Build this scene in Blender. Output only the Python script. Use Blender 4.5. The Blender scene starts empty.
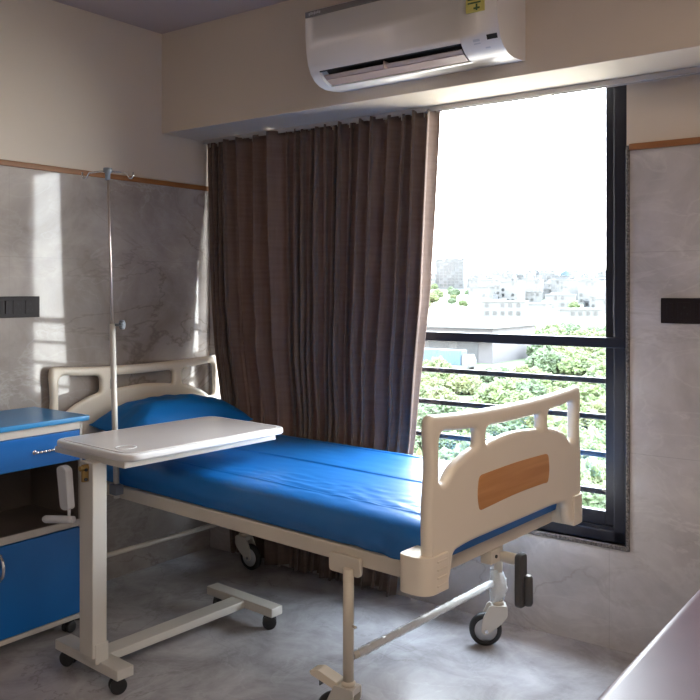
import bpy, bmesh, math, random
from mathutils import Vector, Matrix, noise
random.seed(7)
PI = math.pi
SC = bpy.context.scene
COL = SC.collection
I4 = Matrix.Identity(4)
WA = math.radians(4.9)                    # the window wall is not square to the left wall
MW = Matrix.Rotation(WA, 4, 'Z')          # window-wall frame: x along the wall, y out through it, z up
MLW = Matrix.Rotation(math.radians(2.3), 4, 'Z')   # frame of the left wall
CAM = Vector((3.604, -3.016, 1.45))

# ------------------------------------------------------------------ materials
def new_mat(name):
    m = bpy.data.materials.new(name); m.use_nodes = True
    nt = m.node_tree; b = nt.nodes['Principled BSDF']
    return m, nt, b

def rgb(c): return (c[0], c[1], c[2], 1)

def mat(name, col, rough=.5, metal=0, var=.06, scale=6, bump=0, bscale=60, spec=.5, coat=0, sheen=0, trans=0):
    m, nt, b = new_mat(name)
    N, L = nt.nodes, nt.links
    tc = N.new('ShaderNodeTexCoord'); nz = N.new('ShaderNodeTexNoise')
    nz.inputs['Scale'].default_value = scale; nz.inputs['Detail'].default_value = 5
    L.new(tc.outputs['Object'], nz.inputs['Vector'])
    r = N.new('ShaderNodeValToRGB')
    r.color_ramp.elements[0].position = .3; r.color_ramp.elements[1].position = .7
    r.color_ramp.elements[0].color = rgb([c*(1-var) for c in col]); r.color_ramp.elements[1].color = rgb([min(1, c*(1+var)) for c in col])
    L.new(nz.outputs['Fac'], r.inputs['Fac']); L.new(r.outputs['Color'], b.inputs['Base Color'])
    b.inputs['Roughness'].default_value = rough; b.inputs['Metallic'].default_value = metal
    b.inputs['Specular IOR Level'].default_value = spec
    b.inputs['Coat Weight'].default_value = coat; b.inputs['Sheen Weight'].default_value = sheen
    if bump:
        n2 = N.new('ShaderNodeTexNoise'); n2.inputs['Scale'].default_value = bscale; n2.inputs['Detail'].default_value = 4
        L.new(tc.outputs['Object'], n2.inputs['Vector'])
        bp = N.new('ShaderNodeBump'); bp.inputs['Strength'].default_value = bump; bp.inputs['Distance'].default_value = .01
        L.new(n2.outputs['Fac'], bp.inputs['Height']); L.new(bp.outputs['Normal'], b.inputs['Normal'])
    if trans:
        tr = N.new('ShaderNodeBsdfTranslucent'); tr.inputs['Color'].default_value = rgb([min(1, c*1.6) for c in col])
        mx = N.new('ShaderNodeMixShader'); mx.inputs[0].default_value = trans
        L.new(b.outputs[0], mx.inputs[1]); L.new(tr.outputs[0], mx.inputs[2])
        L.new(mx.outputs[0], N['Material Output'].inputs['Surface'])
    return m

def marble(name, c1, c2, vein, dark, rough, scale=1.0, joint=None, jcol=(.25, .24, .23), spec=.5, vw=.5):
    m, nt, b = new_mat(name)
    N, L = nt.nodes, nt.links
    tc = N.new('ShaderNodeTexCoord')
    n1 = N.new('ShaderNodeTexNoise'); n1.inputs['Scale'].default_value = 1.6*scale; n1.inputs['Detail'].default_value = 9; n1.inputs['Roughness'].default_value = .62
    n1.inputs['Distortion'].default_value = .6
    L.new(tc.outputs['Object'], n1.inputs['Vector'])
    r1 = N.new('ShaderNodeValToRGB'); r1.color_ramp.elements[0].position = .32; r1.color_ramp.elements[1].position = .68
    r1.color_ramp.elements[0].color = rgb(c1); r1.color_ramp.elements[1].color = rgb(c2)
    L.new(n1.outputs['Fac'], r1.inputs['Fac'])
    def veins(sc, off, wid, detail=6):
        mp = N.new('ShaderNodeMapping'); mp.inputs['Location'].default_value = (off, off*1.7, off*.4)
        mp.inputs['Rotation'].default_value = (.3*off, .75, .2)
        mp.inputs['Scale'].default_value = (1, 1, 2.1)
        L.new(tc.outputs['Object'], mp.inputs['Vector'])
        n = N.new('ShaderNodeTexNoise'); n.inputs['Scale'].default_value = sc; n.inputs['Detail'].default_value = detail; n.inputs['Roughness'].default_value = .55
        n.inputs['Distortion'].default_value = .9
        L.new(mp.outputs[0], n.inputs['Vector'])
        s = N.new('ShaderNodeMath'); s.operation = 'SUBTRACT'; s.inputs[1].default_value = .5; L.new(n.outputs['Fac'], s.inputs[0])
        a = N.new('ShaderNodeMath'); a.operation = 'ABSOLUTE'; L.new(s.outputs[0], a.inputs[0])
        r = N.new('ShaderNodeMapRange'); r.inputs['From Min'].default_value = 0; r.inputs['From Max'].default_value = wid
        r.inputs['To Min'].default_value = 1; r.inputs['To Max'].default_value = 0
        L.new(a.outputs[0], r.inputs['Value'])
        return r.outputs[0]
    def gate(fac, sc, off):
        n = N.new('ShaderNodeTexNoise'); n.inputs['Scale'].default_value = sc; n.noise_dimensions = '4D'; n.inputs['W'].default_value = off
        L.new(tc.outputs['Object'], n.inputs['Vector'])
        r = N.new('ShaderNodeMapRange'); r.inputs['From Min'].default_value = .40; r.inputs['From Max'].default_value = .60
        L.new(n.outputs['Fac'], r.inputs['Value'])
        mu = N.new('ShaderNodeMath'); mu.operation = 'MULTIPLY'; L.new(fac, mu.inputs[0]); L.new(r.outputs[0], mu.inputs[1])
        return mu.outputs[0]
    def mixc(fac, base, col, amt):
        mu = N.new('ShaderNodeMath'); mu.operation = 'MULTIPLY'; mu.inputs[1].default_value = amt; L.new(fac, mu.inputs[0])
        mx = N.new('ShaderNodeMix'); mx.data_type = 'RGBA'
        L.new(mu.outputs[0], mx.inputs[0]); L.new(base, mx.inputs[6]); mx.inputs[7].default_value = rgb(col)
        return mx.outputs[2]
    o = r1.outputs['Color']
    o = mixc(gate(veins(1.1*scale, 1.3, .017), 1.3, 2), o, vein, vw)
    o = mixc(gate(veins(.9*scale, 4.1, .012), 1.1, 7), o, dark, .5)
    o = mixc(gate(veins(2.6*scale, 6.7, .03, 8), 1.7, 5), o, vein, vw*.5)
    if joint:
        ax, w, h = joint
        mp = N.new('ShaderNodeSeparateXYZ'); L.new(tc.outputs['Object'], mp.inputs[0])
        cb = N.new('ShaderNodeCombineXYZ'); L.new(mp.outputs['XYZ'.index(ax[0])], cb.inputs[0]); L.new(mp.outputs['XYZ'.index(ax[1])], cb.inputs[1])
        br = N.new('ShaderNodeTexBrick'); br.offset = 0; br.inputs['Scale'].default_value = 1
        br.inputs['Brick Width'].default_value = w; br.inputs['Row Height'].default_value = h; br.inputs['Mortar Size'].default_value = .0012
        br.inputs['Mortar Smooth'].default_value = 0
        L.new(cb.outputs[0], br.inputs['Vector'])
        o = mixc(br.outputs['Fac'], o, jcol, .35)
    L.new(o, b.inputs['Base Color'])
    b.inputs['Roughness'].default_value = rough; b.inputs['Specular IOR Level'].default_value = spec
    return m

def wood(name, c1, c2, axis='X', sc=8):
    m, nt, b = new_mat(name)
    N, L = nt.nodes, nt.links
    tc = N.new('ShaderNodeTexCoord'); mp = N.new('ShaderNodeMapping')
    s = [sc, sc, sc]; s['XYZ'.index(axis)] = sc*.06; mp.inputs['Scale'].default_value = s
    L.new(tc.outputs['Object'], mp.inputs['Vector'])
    n = N.new('ShaderNodeTexNoise'); n.inputs['Scale'].default_value = 4; n.inputs['Detail'].default_value = 6; n.inputs['Distortion'].default_value = .4
    L.new(mp.outputs[0], n.inputs['Vector'])
    r = N.new('ShaderNodeValToRGB'); r.color_ramp.elements[0].position = .35; r.color_ramp.elements[1].position = .65
    r.color_ramp.elements[0].color = rgb(c1); r.color_ramp.elements[1].color = rgb(c2)
    L.new(n.outputs['Fac'], r.inputs['Fac']); L.new(r.outputs[0], b.inputs['Base Color']); b.inputs['Roughness'].default_value = .45
    return m

def glass(name):
    m, nt, b = new_mat(name)
    N, L = nt.nodes, nt.links
    t = N.new('ShaderNodeBsdfTransparent'); t.inputs['Color'].default_value = (.97, .985, .98, 1)
    g = N.new('ShaderNodeBsdfGlossy'); g.inputs['Roughness'].default_value = .0
    lw = N.new('ShaderNodeLayerWeight'); lw.inputs[0].default_value = .5
    pw = N.new('ShaderNodeMath'); pw.operation = 'POWER'; pw.inputs[1].default_value = 5; L.new(lw.outputs['Facing'], pw.inputs[0])
    f = N.new('ShaderNodeMath'); f.operation = 'MULTIPLY_ADD'; f.inputs[1].default_value = .6; f.inputs[2].default_value = .03; L.new(pw.outputs[0], f.inputs[0])
    mx = N.new('ShaderNodeMixShader'); L.new(f.outputs[0], mx.inputs[0]); L.new(t.outputs[0], mx.inputs[1]); L.new(g.outputs[0], mx.inputs[2])
    L.new(mx.outputs[0], N['Material Output'].inputs['Surface'])
    return m

def plastic_film(name):
    m, nt, b = new_mat(name)
    N, L = nt.nodes, nt.links
    t = N.new('ShaderNodeBsdfTransparent'); b.inputs['Base Color'].default_value = (.85, .86, .87, 1); b.inputs['Roughness'].default_value = .12
    n = N.new('ShaderNodeTexNoise'); n.inputs['Scale'].default_value = 45; tc = N.new('ShaderNodeTexCoord'); L.new(tc.outputs['Object'], n.inputs['Vector'])
    bp = N.new('ShaderNodeBump'); bp.inputs['Strength'].default_value = .9; bp.inputs['Distance'].default_value = .01
    L.new(n.outputs['Fac'], bp.inputs['Height']); L.new(bp.outputs[0], b.inputs['Normal'])
    mx = N.new('ShaderNodeMixShader'); mx.inputs[0].default_value = .45
    L.new(t.outputs[0], mx.inputs[1]); L.new(b.outputs[0], mx.inputs[2]); L.new(mx.outputs[0], N['Material Output'].inputs['Surface'])
    return m

def curtain_mat():
    m, nt, b = new_mat('curtain_linen')
    N, L = nt.nodes, nt.links
    tc = N.new('ShaderNodeTexCoord')
    def wv(scale, stretch):
        mp = N.new('ShaderNodeMapping'); mp.inputs['Scale'].default_value = stretch; L.new(tc.outputs['UV'], mp.inputs['Vector'])
        n = N.new('ShaderNodeTexNoise'); n.inputs['Scale'].default_value = scale; n.inputs['Detail'].default_value = 3; L.new(mp.outputs[0], n.inputs['Vector'])
        return n.outputs['Fac']
    a, c = wv(60, (1, .06, 1)), wv(60, (.06, 1, 1))
    ad = N.new('ShaderNodeMath'); ad.operation = 'ADD'; L.new(a, ad.inputs[0]); L.new(c, ad.inputs[1])
    hf = N.new('ShaderNodeMath'); hf.operation = 'MULTIPLY'; hf.inputs[1].default_value = .5; L.new(ad.outputs[0], hf.inputs[0])
    r = N.new('ShaderNodeValToRGB'); r.color_ramp.elements[0].position = .35; r.color_ramp.elements[1].position = .65
    r.color_ramp.elements[0].color = (.135, .093, .076, 1); r.color_ramp.elements[1].color = (.185, .132, .109, 1)
    L.new(hf.outputs[0], r.inputs['Fac']); L.new(r.outputs[0], b.inputs['Base Color'])
    b.inputs['Roughness'].default_value = .85; b.inputs['Sheen Weight'].default_value = .25; b.inputs['Specular IOR Level'].default_value = .2
    bp = N.new('ShaderNodeBump'); bp.inputs['Strength'].default_value = .25; bp.inputs['Distance'].default_value = .003
    L.new(hf.outputs[0], bp.inputs['Height']); L.new(bp.outputs[0], b.inputs['Normal'])
    tr = N.new('ShaderNodeBsdfTranslucent'); tr.inputs['Color'].default_value = (.30, .17, .13, 1)
    mx = N.new('ShaderNodeMixShader'); mx.inputs[0].default_value = .10
    L.new(b.outputs[0], mx.inputs[1]); L.new(tr.outputs[0], mx.inputs[2]); L.new(mx.outputs[0], N['Material Output'].inputs['Surface'])
    return m

M = dict(
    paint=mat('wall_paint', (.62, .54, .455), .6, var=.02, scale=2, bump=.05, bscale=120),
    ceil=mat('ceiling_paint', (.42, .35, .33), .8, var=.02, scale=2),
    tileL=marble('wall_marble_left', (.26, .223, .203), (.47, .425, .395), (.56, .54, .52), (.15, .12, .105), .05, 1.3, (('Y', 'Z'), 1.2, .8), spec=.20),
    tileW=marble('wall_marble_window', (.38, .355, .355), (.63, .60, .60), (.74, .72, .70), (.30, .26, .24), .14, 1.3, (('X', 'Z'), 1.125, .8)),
    floor=marble('floor_marble', (.275, .258, .268), (.51, .49, .505), (.60, .60, .61), (.21, .19, .17), .24, 2.6, (('X', 'Y'), .8, .8), (.27, .26, .25), vw=.28),
    woodtrim=wood('trim_wood', (.22, .085, .025), (.36, .15, .05), 'X', 5),
    woodtrimL=wood('trim_wood_left', (.22, .085, .025), (.36, .15, .05), 'Y', 5),
    woodpanel=wood('panel_wood', (.50, .22, .07), (.60, .29, .11), 'Y', 9),
    alu=mat('window_aluminium', (.020, .021, .032), .38, .3, .1),
    granite=mat('granite', (.12, .105, .10), .25, var=.75, scale=160),
    glass=glass('window_glass'),
    enamel=mat('bed_enamel', (.64, .57, .47), .35, var=.03, scale=4, spec=.5),
    shell=mat('bed_plastic', (.80, .71, .585), .38, var=.02, scale=3),
    whitemetal=mat('white_enamel', (.60, .57, .52), .35, var=.03),
    laminate=mat('table_laminate', (.62, .56, .53), .22, var=.03, scale=5, spec=.5),
    laminate_edge=mat('table_edge', (.72, .70, .69), .3, var=.02),
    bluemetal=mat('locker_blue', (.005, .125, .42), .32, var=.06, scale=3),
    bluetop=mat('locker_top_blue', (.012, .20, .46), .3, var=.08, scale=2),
    lockbeige=mat('locker_beige', (.52, .48, .43), .4, var=.04),
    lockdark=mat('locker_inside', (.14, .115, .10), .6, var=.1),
    chrome=mat('chrome', (.75, .75, .76), .14, 1, .03),
    steel=mat('steel', (.50, .49, .50), .25, 1, .05),
    rodsteel=mat('rod_steel', (.62, .54, .50), .28, .9, .05),
    greyplastic=mat('grey_plastic', (.20, .22, .25), .45, var=.05),
    palegrey=mat('pale_grey_plastic', (.52, .53, .56), .4, var=.03),
    darkgrip=mat('dark_grip', (.070, .066, .066), .45, var=.06),
    rubber=mat('black_rubber', (.018, .018, .02), .5, var=.1),
    brass=mat('brass', (.35, .22, .08), .35, .9, .1),
    sheet=mat('blue_sheet', (.002, .135, .43), .42, var=.06, scale=2.5, bump=.10, bscale=14, spec=.85),
    pillow=mat('pillow_blue', (.002, .135, .42), .6, var=.06, scale=4, bump=.15, bscale=14, spec=.3),
    curtain=curtain_mat(),
    acwhite=mat('ac_white', (.74, .72, .72), .28, var=.01),
    acgrey=mat('ac_grey_strip', (.17, .16, .165), .35, var=.03),
    acdark=mat('ac_dark', (.018, .017, .018), .5, var=.1),
    acflap=mat('ac_flap', (.42, .33, .30), .35, var=.02),
    sticker=mat('sticker_yellow', (.62, .56, .16), .5, var=.08, scale=60),
    ink=mat('sticker_ink', (.06, .12, .05), .6),
    socket=mat('socket_black', (.018, .013, .015), .5, var=.08, spec=.2),
    socketin=mat('socket_hole', (.003, .003, .003), .6),
    leather=mat('maroon_leather', (.125, .078, .095), .42, var=.05, scale=10, bump=.04, bscale=200, spec=.7),
    rail=mat('track_alu', (.50, .47, .46), .35, .4, .04),
    film=plastic_film('plastic_wrap'),
    fill_glass=None,
)
# ------------------------------------------------------------------ mesh builder
class MB:
    def __init__(s, xf=I4): s.bm = bmesh.new(); s.xf = xf; s.mats = []
    def mi(s, m):
        if m is None: return 0
        if m not in s.mats: s.mats.append(m)
        return s.mats.index(m)
    def face(s, vs, m=None, smooth=False):
        f = s.bm.faces.new(vs); f.material_index = s.mi(m); f.smooth = smooth; return f
    def box(s, x0, x1, y0, y1, z0, z1, m=None, rot=None):
        c = [(x, y, z) for z in (z0, z1) for y in (y0, y1) for x in (x0, x1)]
        if rot is not None: c = [rot @ Vector(p) for p in c]
        v = [s.bm.verts.new(p) for p in c]
        for q in ((0, 2, 3, 1), (4, 5, 7, 6), (0, 1, 5, 4), (2, 6, 7, 3), (0, 4, 6, 2), (1, 3, 7, 5)): s.face([v[i] for i in q], m)
        return s
    def ring(s, c, d, r, n, ref=None):
        d = Vector(d).normalized(); u = d.orthogonal().normalized() if ref is None else (Vector(ref) - d*Vector(ref).dot(d)).normalized()
        w = d.cross(u); rx, ry = (r if isinstance(r, tuple) else (r, r))
        return [s.bm.verts.new(Vector(c) + u*math.cos(2*PI*i/n)*rx + w*math.sin(2*PI*i/n)*ry) for i in range(n)]
    def tube(s, pts, r, n=16, m=None, cap=True, ref=None):
        pts = [Vector(p) for p in pts]; rs = r if isinstance(r, list) else [r]*len(pts)
        if ref is None:
            t = (pts[-1]-pts[0]).normalized() if (pts[-1]-pts[0]).length > 1e-6 else Vector((0, 0, 1))
            ref = Vector((0, 0, 1)) if abs(t.z) < .8 else Vector((1, 0, 0))
            for a in (Vector((0, 0, 1)), Vector((1, 0, 0)), Vector((0, 1, 0))):
                if all(abs((pts[i+1]-pts[i]).normalized().dot(a)) < .93 for i in range(len(pts)-1)): ref = a; break
        R = []
        for i, p in enumerate(pts):
            a = pts[max(0, i-1)]; b = pts[min(len(pts)-1, i+1)]
            R.append(s.ring(p, b-a, rs[i], n, ref))
        for A, B in zip(R, R[1:]):
            for i in range(n): s.face([A[i], A[(i+1) % n], B[(i+1) % n], B[i]], m, True)
        if cap:
            s.face(R[0][::-1], m); s.face(R[-1], m)
        return s
    def cyl(s, a, b, r, n=20, m=None): return s.tube([a, b], r, n, m)
    def lathe(s, c, axis, prof, n=28, m=None):       # prof: (radius, height along axis)
        c = Vector(c); d = Vector(axis).normalized(); u = d.orthogonal().normalized()
        R = []
        for r, h in prof:
            if r < 1e-6: R.append([s.bm.verts.new(c+d*h)])
            else: R.append(s.ring(c+d*h, d, r, n, u))
        for A, B in zip(R, R[1:]):
            for i in range(n):
                a = [A[i % len(A)], A[(i+1) % len(A)]] if len(A) > 1 else [A[0]]
                b = [B[(i+1) % len(B)], B[i % len(B)]] if len(B) > 1 else [B[0]]
                if len(a)+len(b) >= 3: s.face(a+b, m, True)
        return s
    def prism(s, prof, x0, x1, fn, m=None, smooth=False):     # prof points (a, b), fn(x, a, b) -> xyz
        A = [s.bm.verts.new(fn(x0, *p)) for p in prof]; B = [s.bm.verts.new(fn(x1, *p)) for p in prof]
        n = len(prof)
        for i in range(n): s.face([A[i], A[(i+1) % n], B[(i+1) % n], B[i]], m, smooth)
        s.face(A[::-1], m); s.face(B, m)
        return s
    def grid(s, rows, m=None, smooth=True, uv=None):
        V = [[s.bm.verts.new(p) for p in r] for r in rows]
        lay = s.bm.loops.layers.uv.verify() if uv else None
        for i in range(len(V)-1):
            for j in range(len(V[0])-1):
                f = s.face([V[i][j], V[i][j+1], V[i+1][j+1], V[i+1][j]], m, smooth)
                if uv:
                    for l, (a, b) in zip(f.loops, ((i, j), (i, j+1), (i+1, j+1), (i+1, j))): l[lay].uv = uv[a][b]
        return s
    def blob(s, c, r, m=None, sub=1, j=.15):
        bmesh.ops.create_icosphere(s.bm, subdivisions=sub, radius=1, matrix=I4)
        vs = s.bm.verts[-(12 if sub == 1 else 42 if sub == 2 else 162):]
        c = Vector(c); r = r if isinstance(r, tuple) else (r, r, r)
        fs = set()
        for v in vs:
            k = 1 + j*noise.noise(v.co*2.3 + c*3.1)*2
            v.co = Vector((v.co.x*r[0]*k, v.co.y*r[1]*k, v.co.z*r[2]*k)) + c
            fs.update(v.link_faces)
        for f in fs: f.smooth = True; f.material_index = s.mi(m)
        return s
    def leafy(s, c, r, m=None):
        n0 = len(s.bm.verts); bmesh.ops.create_icosphere(s.bm, subdivisions=4, radius=1, matrix=I4)
        s.bm.verts.ensure_lookup_table(); c = Vector(c)
        for v in s.bm.verts[n0:]:
            d = v.co.normalized(); q = d*r+c
            k = 1 + .55*noise.noise(q*1.7) + .50*noise.noise(q*4.5) + .45*abs(noise.noise(q*10)) 
            v.co = d*r*k + c
        return s
    def build(s, name, m=None, parent=None, bevel=0, seg=2, subsurf=0, solid=0, smooth=False, ang=.6):
        bm = s.bm
        bmesh.ops.transform(bm, matrix=s.xf, verts=bm.verts)
        inv = ROOT[root_of(parent).name].inverted() if parent else I4
        o0 = None
        bmesh.ops.transform(bm, matrix=inv, verts=bm.verts)
        bmesh.ops.recalc_face_normals(bm, faces=bm.faces) if not solid and not getattr(s, 'keepn', False) else None
        me = bpy.data.meshes.new(name); bm.to_mesh(me); bm.free()
        for k in (s.mats or [m]): me.materials.append(k)
        if smooth:
            for p in me.polygons: p.use_smooth = True
        o = bpy.data.objects.new(name, me); COL.objects.link(o)
        if parent: o.parent = parent
        if solid:
            q = o.modifiers.new('solid', 'SOLIDIFY'); q.thickness = solid
        if bevel:
            q = o.modifiers.new('bevel', 'BEVEL'); q.width = bevel; q.segments = seg; q.limit_method = 'ANGLE'; q.angle_limit = ang; q.harden_normals = False
            for p in me.polygons: p.use_smooth = True
            q = o.modifiers.new('wn', 'WEIGHTED_NORMAL'); q.keep_sharp = True
        if subsurf:
            q = o.modifiers.new('sub', 'SUBSURF'); q.levels = subsurf; q.render_levels = subsurf
        if parent is None: ROOT[o.name] = I4
        return o
ROOT = {}
def root_of(o):
    while o.parent is not None: o = o.parent
    return o
def tag(o, label=None, cat=None, group=None, kind=None):
    for k, v in (('label', label), ('category', cat), ('group', group), ('kind', kind)):
        if v: o[k] = v
    return o
def thing(name, label, cat, loc=(0, 0, 0), rotz=0, group=None):
    o = bpy.data.objects.new(name, None); COL.objects.link(o); o.empty_display_size = .1
    mt = Matrix.Translation(loc) @ Matrix.Rotation(rotz, 4, 'Z'); o.matrix_world = mt; ROOT[o.name] = mt
    return tag(o, label, cat, group)
def struct(o, label=None): return tag(o, label, None, None, 'structure')
def dup(root, loc, rz, label=None, scale=None):
    r = root.copy(); COL.objects.link(r); r.location = loc; r.rotation_euler = (0, 0, rz)
    if scale: r.scale = scale
    if label: r['label'] = label
    for ch in root.children:
        c = ch.copy(); COL.objects.link(c); c.parent = r
    return r

def plate(outer, holes, thick, bevel, xf, res=3):
    """A rounded board: closed outline with openings, extruded; returns a bmesh-ready mesh. xf maps (x, y, thickness) to world."""
    cu = bpy.data.curves.new('outline', 'CURVE'); cu.dimensions = '2D'; cu.fill_mode = 'BOTH'
    cu.extrude = max(0, thick/2-bevel); cu.bevel_depth = bevel; cu.bevel_resolution = res
    cu.offset = -bevel
    for pts in [outer]+holes:
        sp = cu.splines.new('POLY'); sp.points.add(len(pts)-1); sp.use_cyclic_u = True
        for q, p in zip(sp.points, pts): q.co = (p[0], p[1], 0, 1)
    o = bpy.data.objects.new('outline', cu); COL.objects.link(o)
    dg = bpy.context.evaluated_depsgraph_get(); me = bpy.data.meshes.new_from_object(o.evaluated_get(dg))
    bpy.data.objects.remove(o); bpy.data.curves.remove(cu)
    mb = MB(); mb.bm.from_mesh(me); bpy.data.meshes.remove(me)
    bmesh.ops.remove_doubles(mb.bm, verts=mb.bm.verts, dist=1e-5)
    for f in mb.bm.faces: f.smooth = len(f.verts) == 4; f.material_index = 0
    bmesh.ops.transform(mb.bm, matrix=xf, verts=mb.bm.verts)
    return mb

def rounded(pts, rad, n=6):
    """Round the corners of a polygon; rad a number or one per corner."""
    out = []; k = len(pts)
    for i in range(k):
        p0, p, p1 = Vector(pts[i-1]).to_2d(), Vector(pts[i]).to_2d(), Vector(pts[(i+1) % k]).to_2d()
        r = rad[i] if isinstance(rad, (list, tuple)) else rad
        a, b = (p0-p), (p1-p); r = min(r, a.length*.49, b.length*.49)
        if r < 1e-5: out.append(tuple(p)); continue
        s, e = p+a.normalized()*r, p+b.normalized()*r
        for j in range(n+1):
            t = j/n; q = s*(1-t)**2 + p*2*t*(1-t) + e*t*t; out.append((q.x, q.y))
    return out
def rrect(x0, x1, y0, y1, r, n=6): return rounded([(x0, y0), (x1, y0), (x1, y1), (x0, y1)], r, n)

# ------------------------------------------------------------------ room shell
RX, RY = 4.7, -4.6                         # right wall, back wall
CZ, BZ, TZ = 2.81, 2.281, 2.005            # ceiling, beam underside, top of tiling
SR = 5.0
mb = MB(); mb.box(-.2, RX+.2, RY-.2, .75, -.12, 0); struct(mb.build('floor', M['floor']))
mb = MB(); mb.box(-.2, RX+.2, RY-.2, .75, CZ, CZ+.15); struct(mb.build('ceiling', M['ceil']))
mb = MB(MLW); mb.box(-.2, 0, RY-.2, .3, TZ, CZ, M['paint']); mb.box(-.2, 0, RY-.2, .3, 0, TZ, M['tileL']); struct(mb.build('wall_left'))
mb = MB(); mb.box(-.2, RX+.2, RY-.2, RY, 0, TZ, M['tileW']); mb.box(-.2, RX+.2, RY-.2, RY, TZ, CZ, M['paint']); struct(mb.build('wall_back'))
mb = MB(); mb.box(RX, RX+.2, RY, .75, 0, TZ, M['tileW']); mb.box(RX, RX+.2, RY, .75, TZ, CZ, M['paint']); struct(mb.build('wall_right'))
# window wall, opening s 0.06..2.328, z 0.425..2.262
S0, S1, Z0, Z1 = .08, 2.328, .425, 2.335
mb = MB(MW)
mb.box(-.2, SR, 0, .2, -.1, Z0, M['tileW']); mb.box(-.2, S0, 0, .2, Z0, TZ, M['tileW']); mb.box(S1, SR, 0, .2, Z0, TZ, M['tileW'])
mb.box(-.2, S0, 0, .2, TZ, Z1, M['paint']); mb.box(S1, SR, 0, .2, TZ, Z1, M['paint']); mb.box(-.2, SR, 0, .2, Z1, CZ+.1, M['paint'])
struct(mb.build('wall_window'))
mb = MB(MW); mb.box(-.05, SR-.2, -.341, .02, BZ, CZ+.02); struct(mb.build('wall_beam', M['paint'], bevel=.004))
# wood trims
mb = MB(MLW); mb.box(0, .012, RY, -.012, TZ, TZ+.026); struct(mb.build('trim_1', M['woodtrimL'], bevel=.003))
mb = MB(MW); mb.box(S1+.012, SR-.33, -.012, 0, TZ, TZ+.026); struct(mb.build('trim_2', M['woodtrim'], bevel=.003))
# granite edging of the window opening
mb = MB(MW); mb.box(S0, S1+.014, -.010, .10, Z0-.018, Z0); mb.box(S1, S1+.014, -.010, 0.0, Z0, TZ+.02); struct(mb.build('trim_3', M['granite'], bevel=.002))

# ------------------------------------------------------------------ window
win = thing('window_1', 'dark aluminium framed window with a rail and safety bars', 'window', (0, 0, 0), WA); del win['category']; struct(win)
def wb(name, boxes, m=M['alu'], parent=win, bevel=.003, label=None):
    mb = MB(MW)
    for b in boxes: mb.box(*b)
    o = mb.build(name, m, parent, bevel=bevel)
    if label: o['label'] = label
    return o
fr = wb('window_frame', [(S0, S1, .02, .12, Z0, Z0+.045), (S0, S1, .02, .12, Z1-.022, Z1), (S0, S0+.05, .02, .12, Z0, Z1), (S1-.058, S1, .02, .12, Z0, Z1)])
wb('sill_track', [(S0+.05, S1-.058, .03, .036, Z0+.045, Z0+.058), (S0+.05, S1-.058, .055, .061, Z0+.045, Z0+.058), (S0+.05, S1-.058, .08, .086, Z0+.045, Z0+.058)], M['alu'], win, .001)
sash = wb('window_sash', [(2.228, S1-.058, .045, .075, Z0+.058, Z1-.02), (1.20, 1.26, .045, .075, Z0+.058, Z1-.02), (1.26, 2.228, .045, .075, Z0+.058, Z0+.115), (1.26, 2.228, .045, .075, Z1-.032, Z1-.02)])
wb('window_sash', [(S0+.05, .115, .080, .11, Z0+.058, Z1-.02), (1.18, 1.24, .080, .11, Z0+.058, Z1-.02), (.115, 1.18, .080, .11, Z0+.058, Z0+.115), (.115, 1.18, .080, .11, Z1-.032, Z1-.02)])
mb = MB(MW); mb.box(2.262, 2.286, .033, .045, 1.33, 1.49); mb.box(2.268, 2.280, .026, .036, 1.37, 1.45); wl = mb.build('window_lock', M['rubber'], win, bevel=.003)
mb = MB(MW); mb.cyl((2.274, .024, 1.385), (2.274, .027, 1.385), .003); mb.build('screw', M['chrome'], wl)
mb = MB(MW); mb.box(1.26, 2.228, .058, .062, Z0+.115, Z1-.032); mb.build('window_pane', M['glass'], win)
mb = MB(MW); mb.box(.115, 1.18, .093, .097, Z0+.115, Z1-.032); mb.build('window_pane', M['glass'], win)
wb('guard_rail', [(S0, S1-.012, .018, .050, 1.214, 1.256)], bevel=.003)
for z in (1.066, .912, .753, .597):
    wb('guard_bar', [(S0+.02, 2.240, .13, .146, z-.012, z+.012)], bevel=.004)
# curtain track
trk = thing('curtain_track', 'slim aluminium curtain track under the beam above the window', 'curtain track', (0, 0, BZ), WA)
mb = MB(MW); mb.box(.02, 2.95, -.075, -.045, BZ-.016, BZ); mb.box(.02, 2.95, -.078, -.074, BZ-.022, BZ); mb.box(.02, 2.95, -.046, -.042, BZ-.022, BZ); mb.build('track', M['rail'], trk, bevel=.001)
mb = MB(MW); mb.box(2.0, 2.04, -.08, -.04, BZ-.024, BZ-.018); mb.build('joint_clip', M['whitemetal'], trk)

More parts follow.
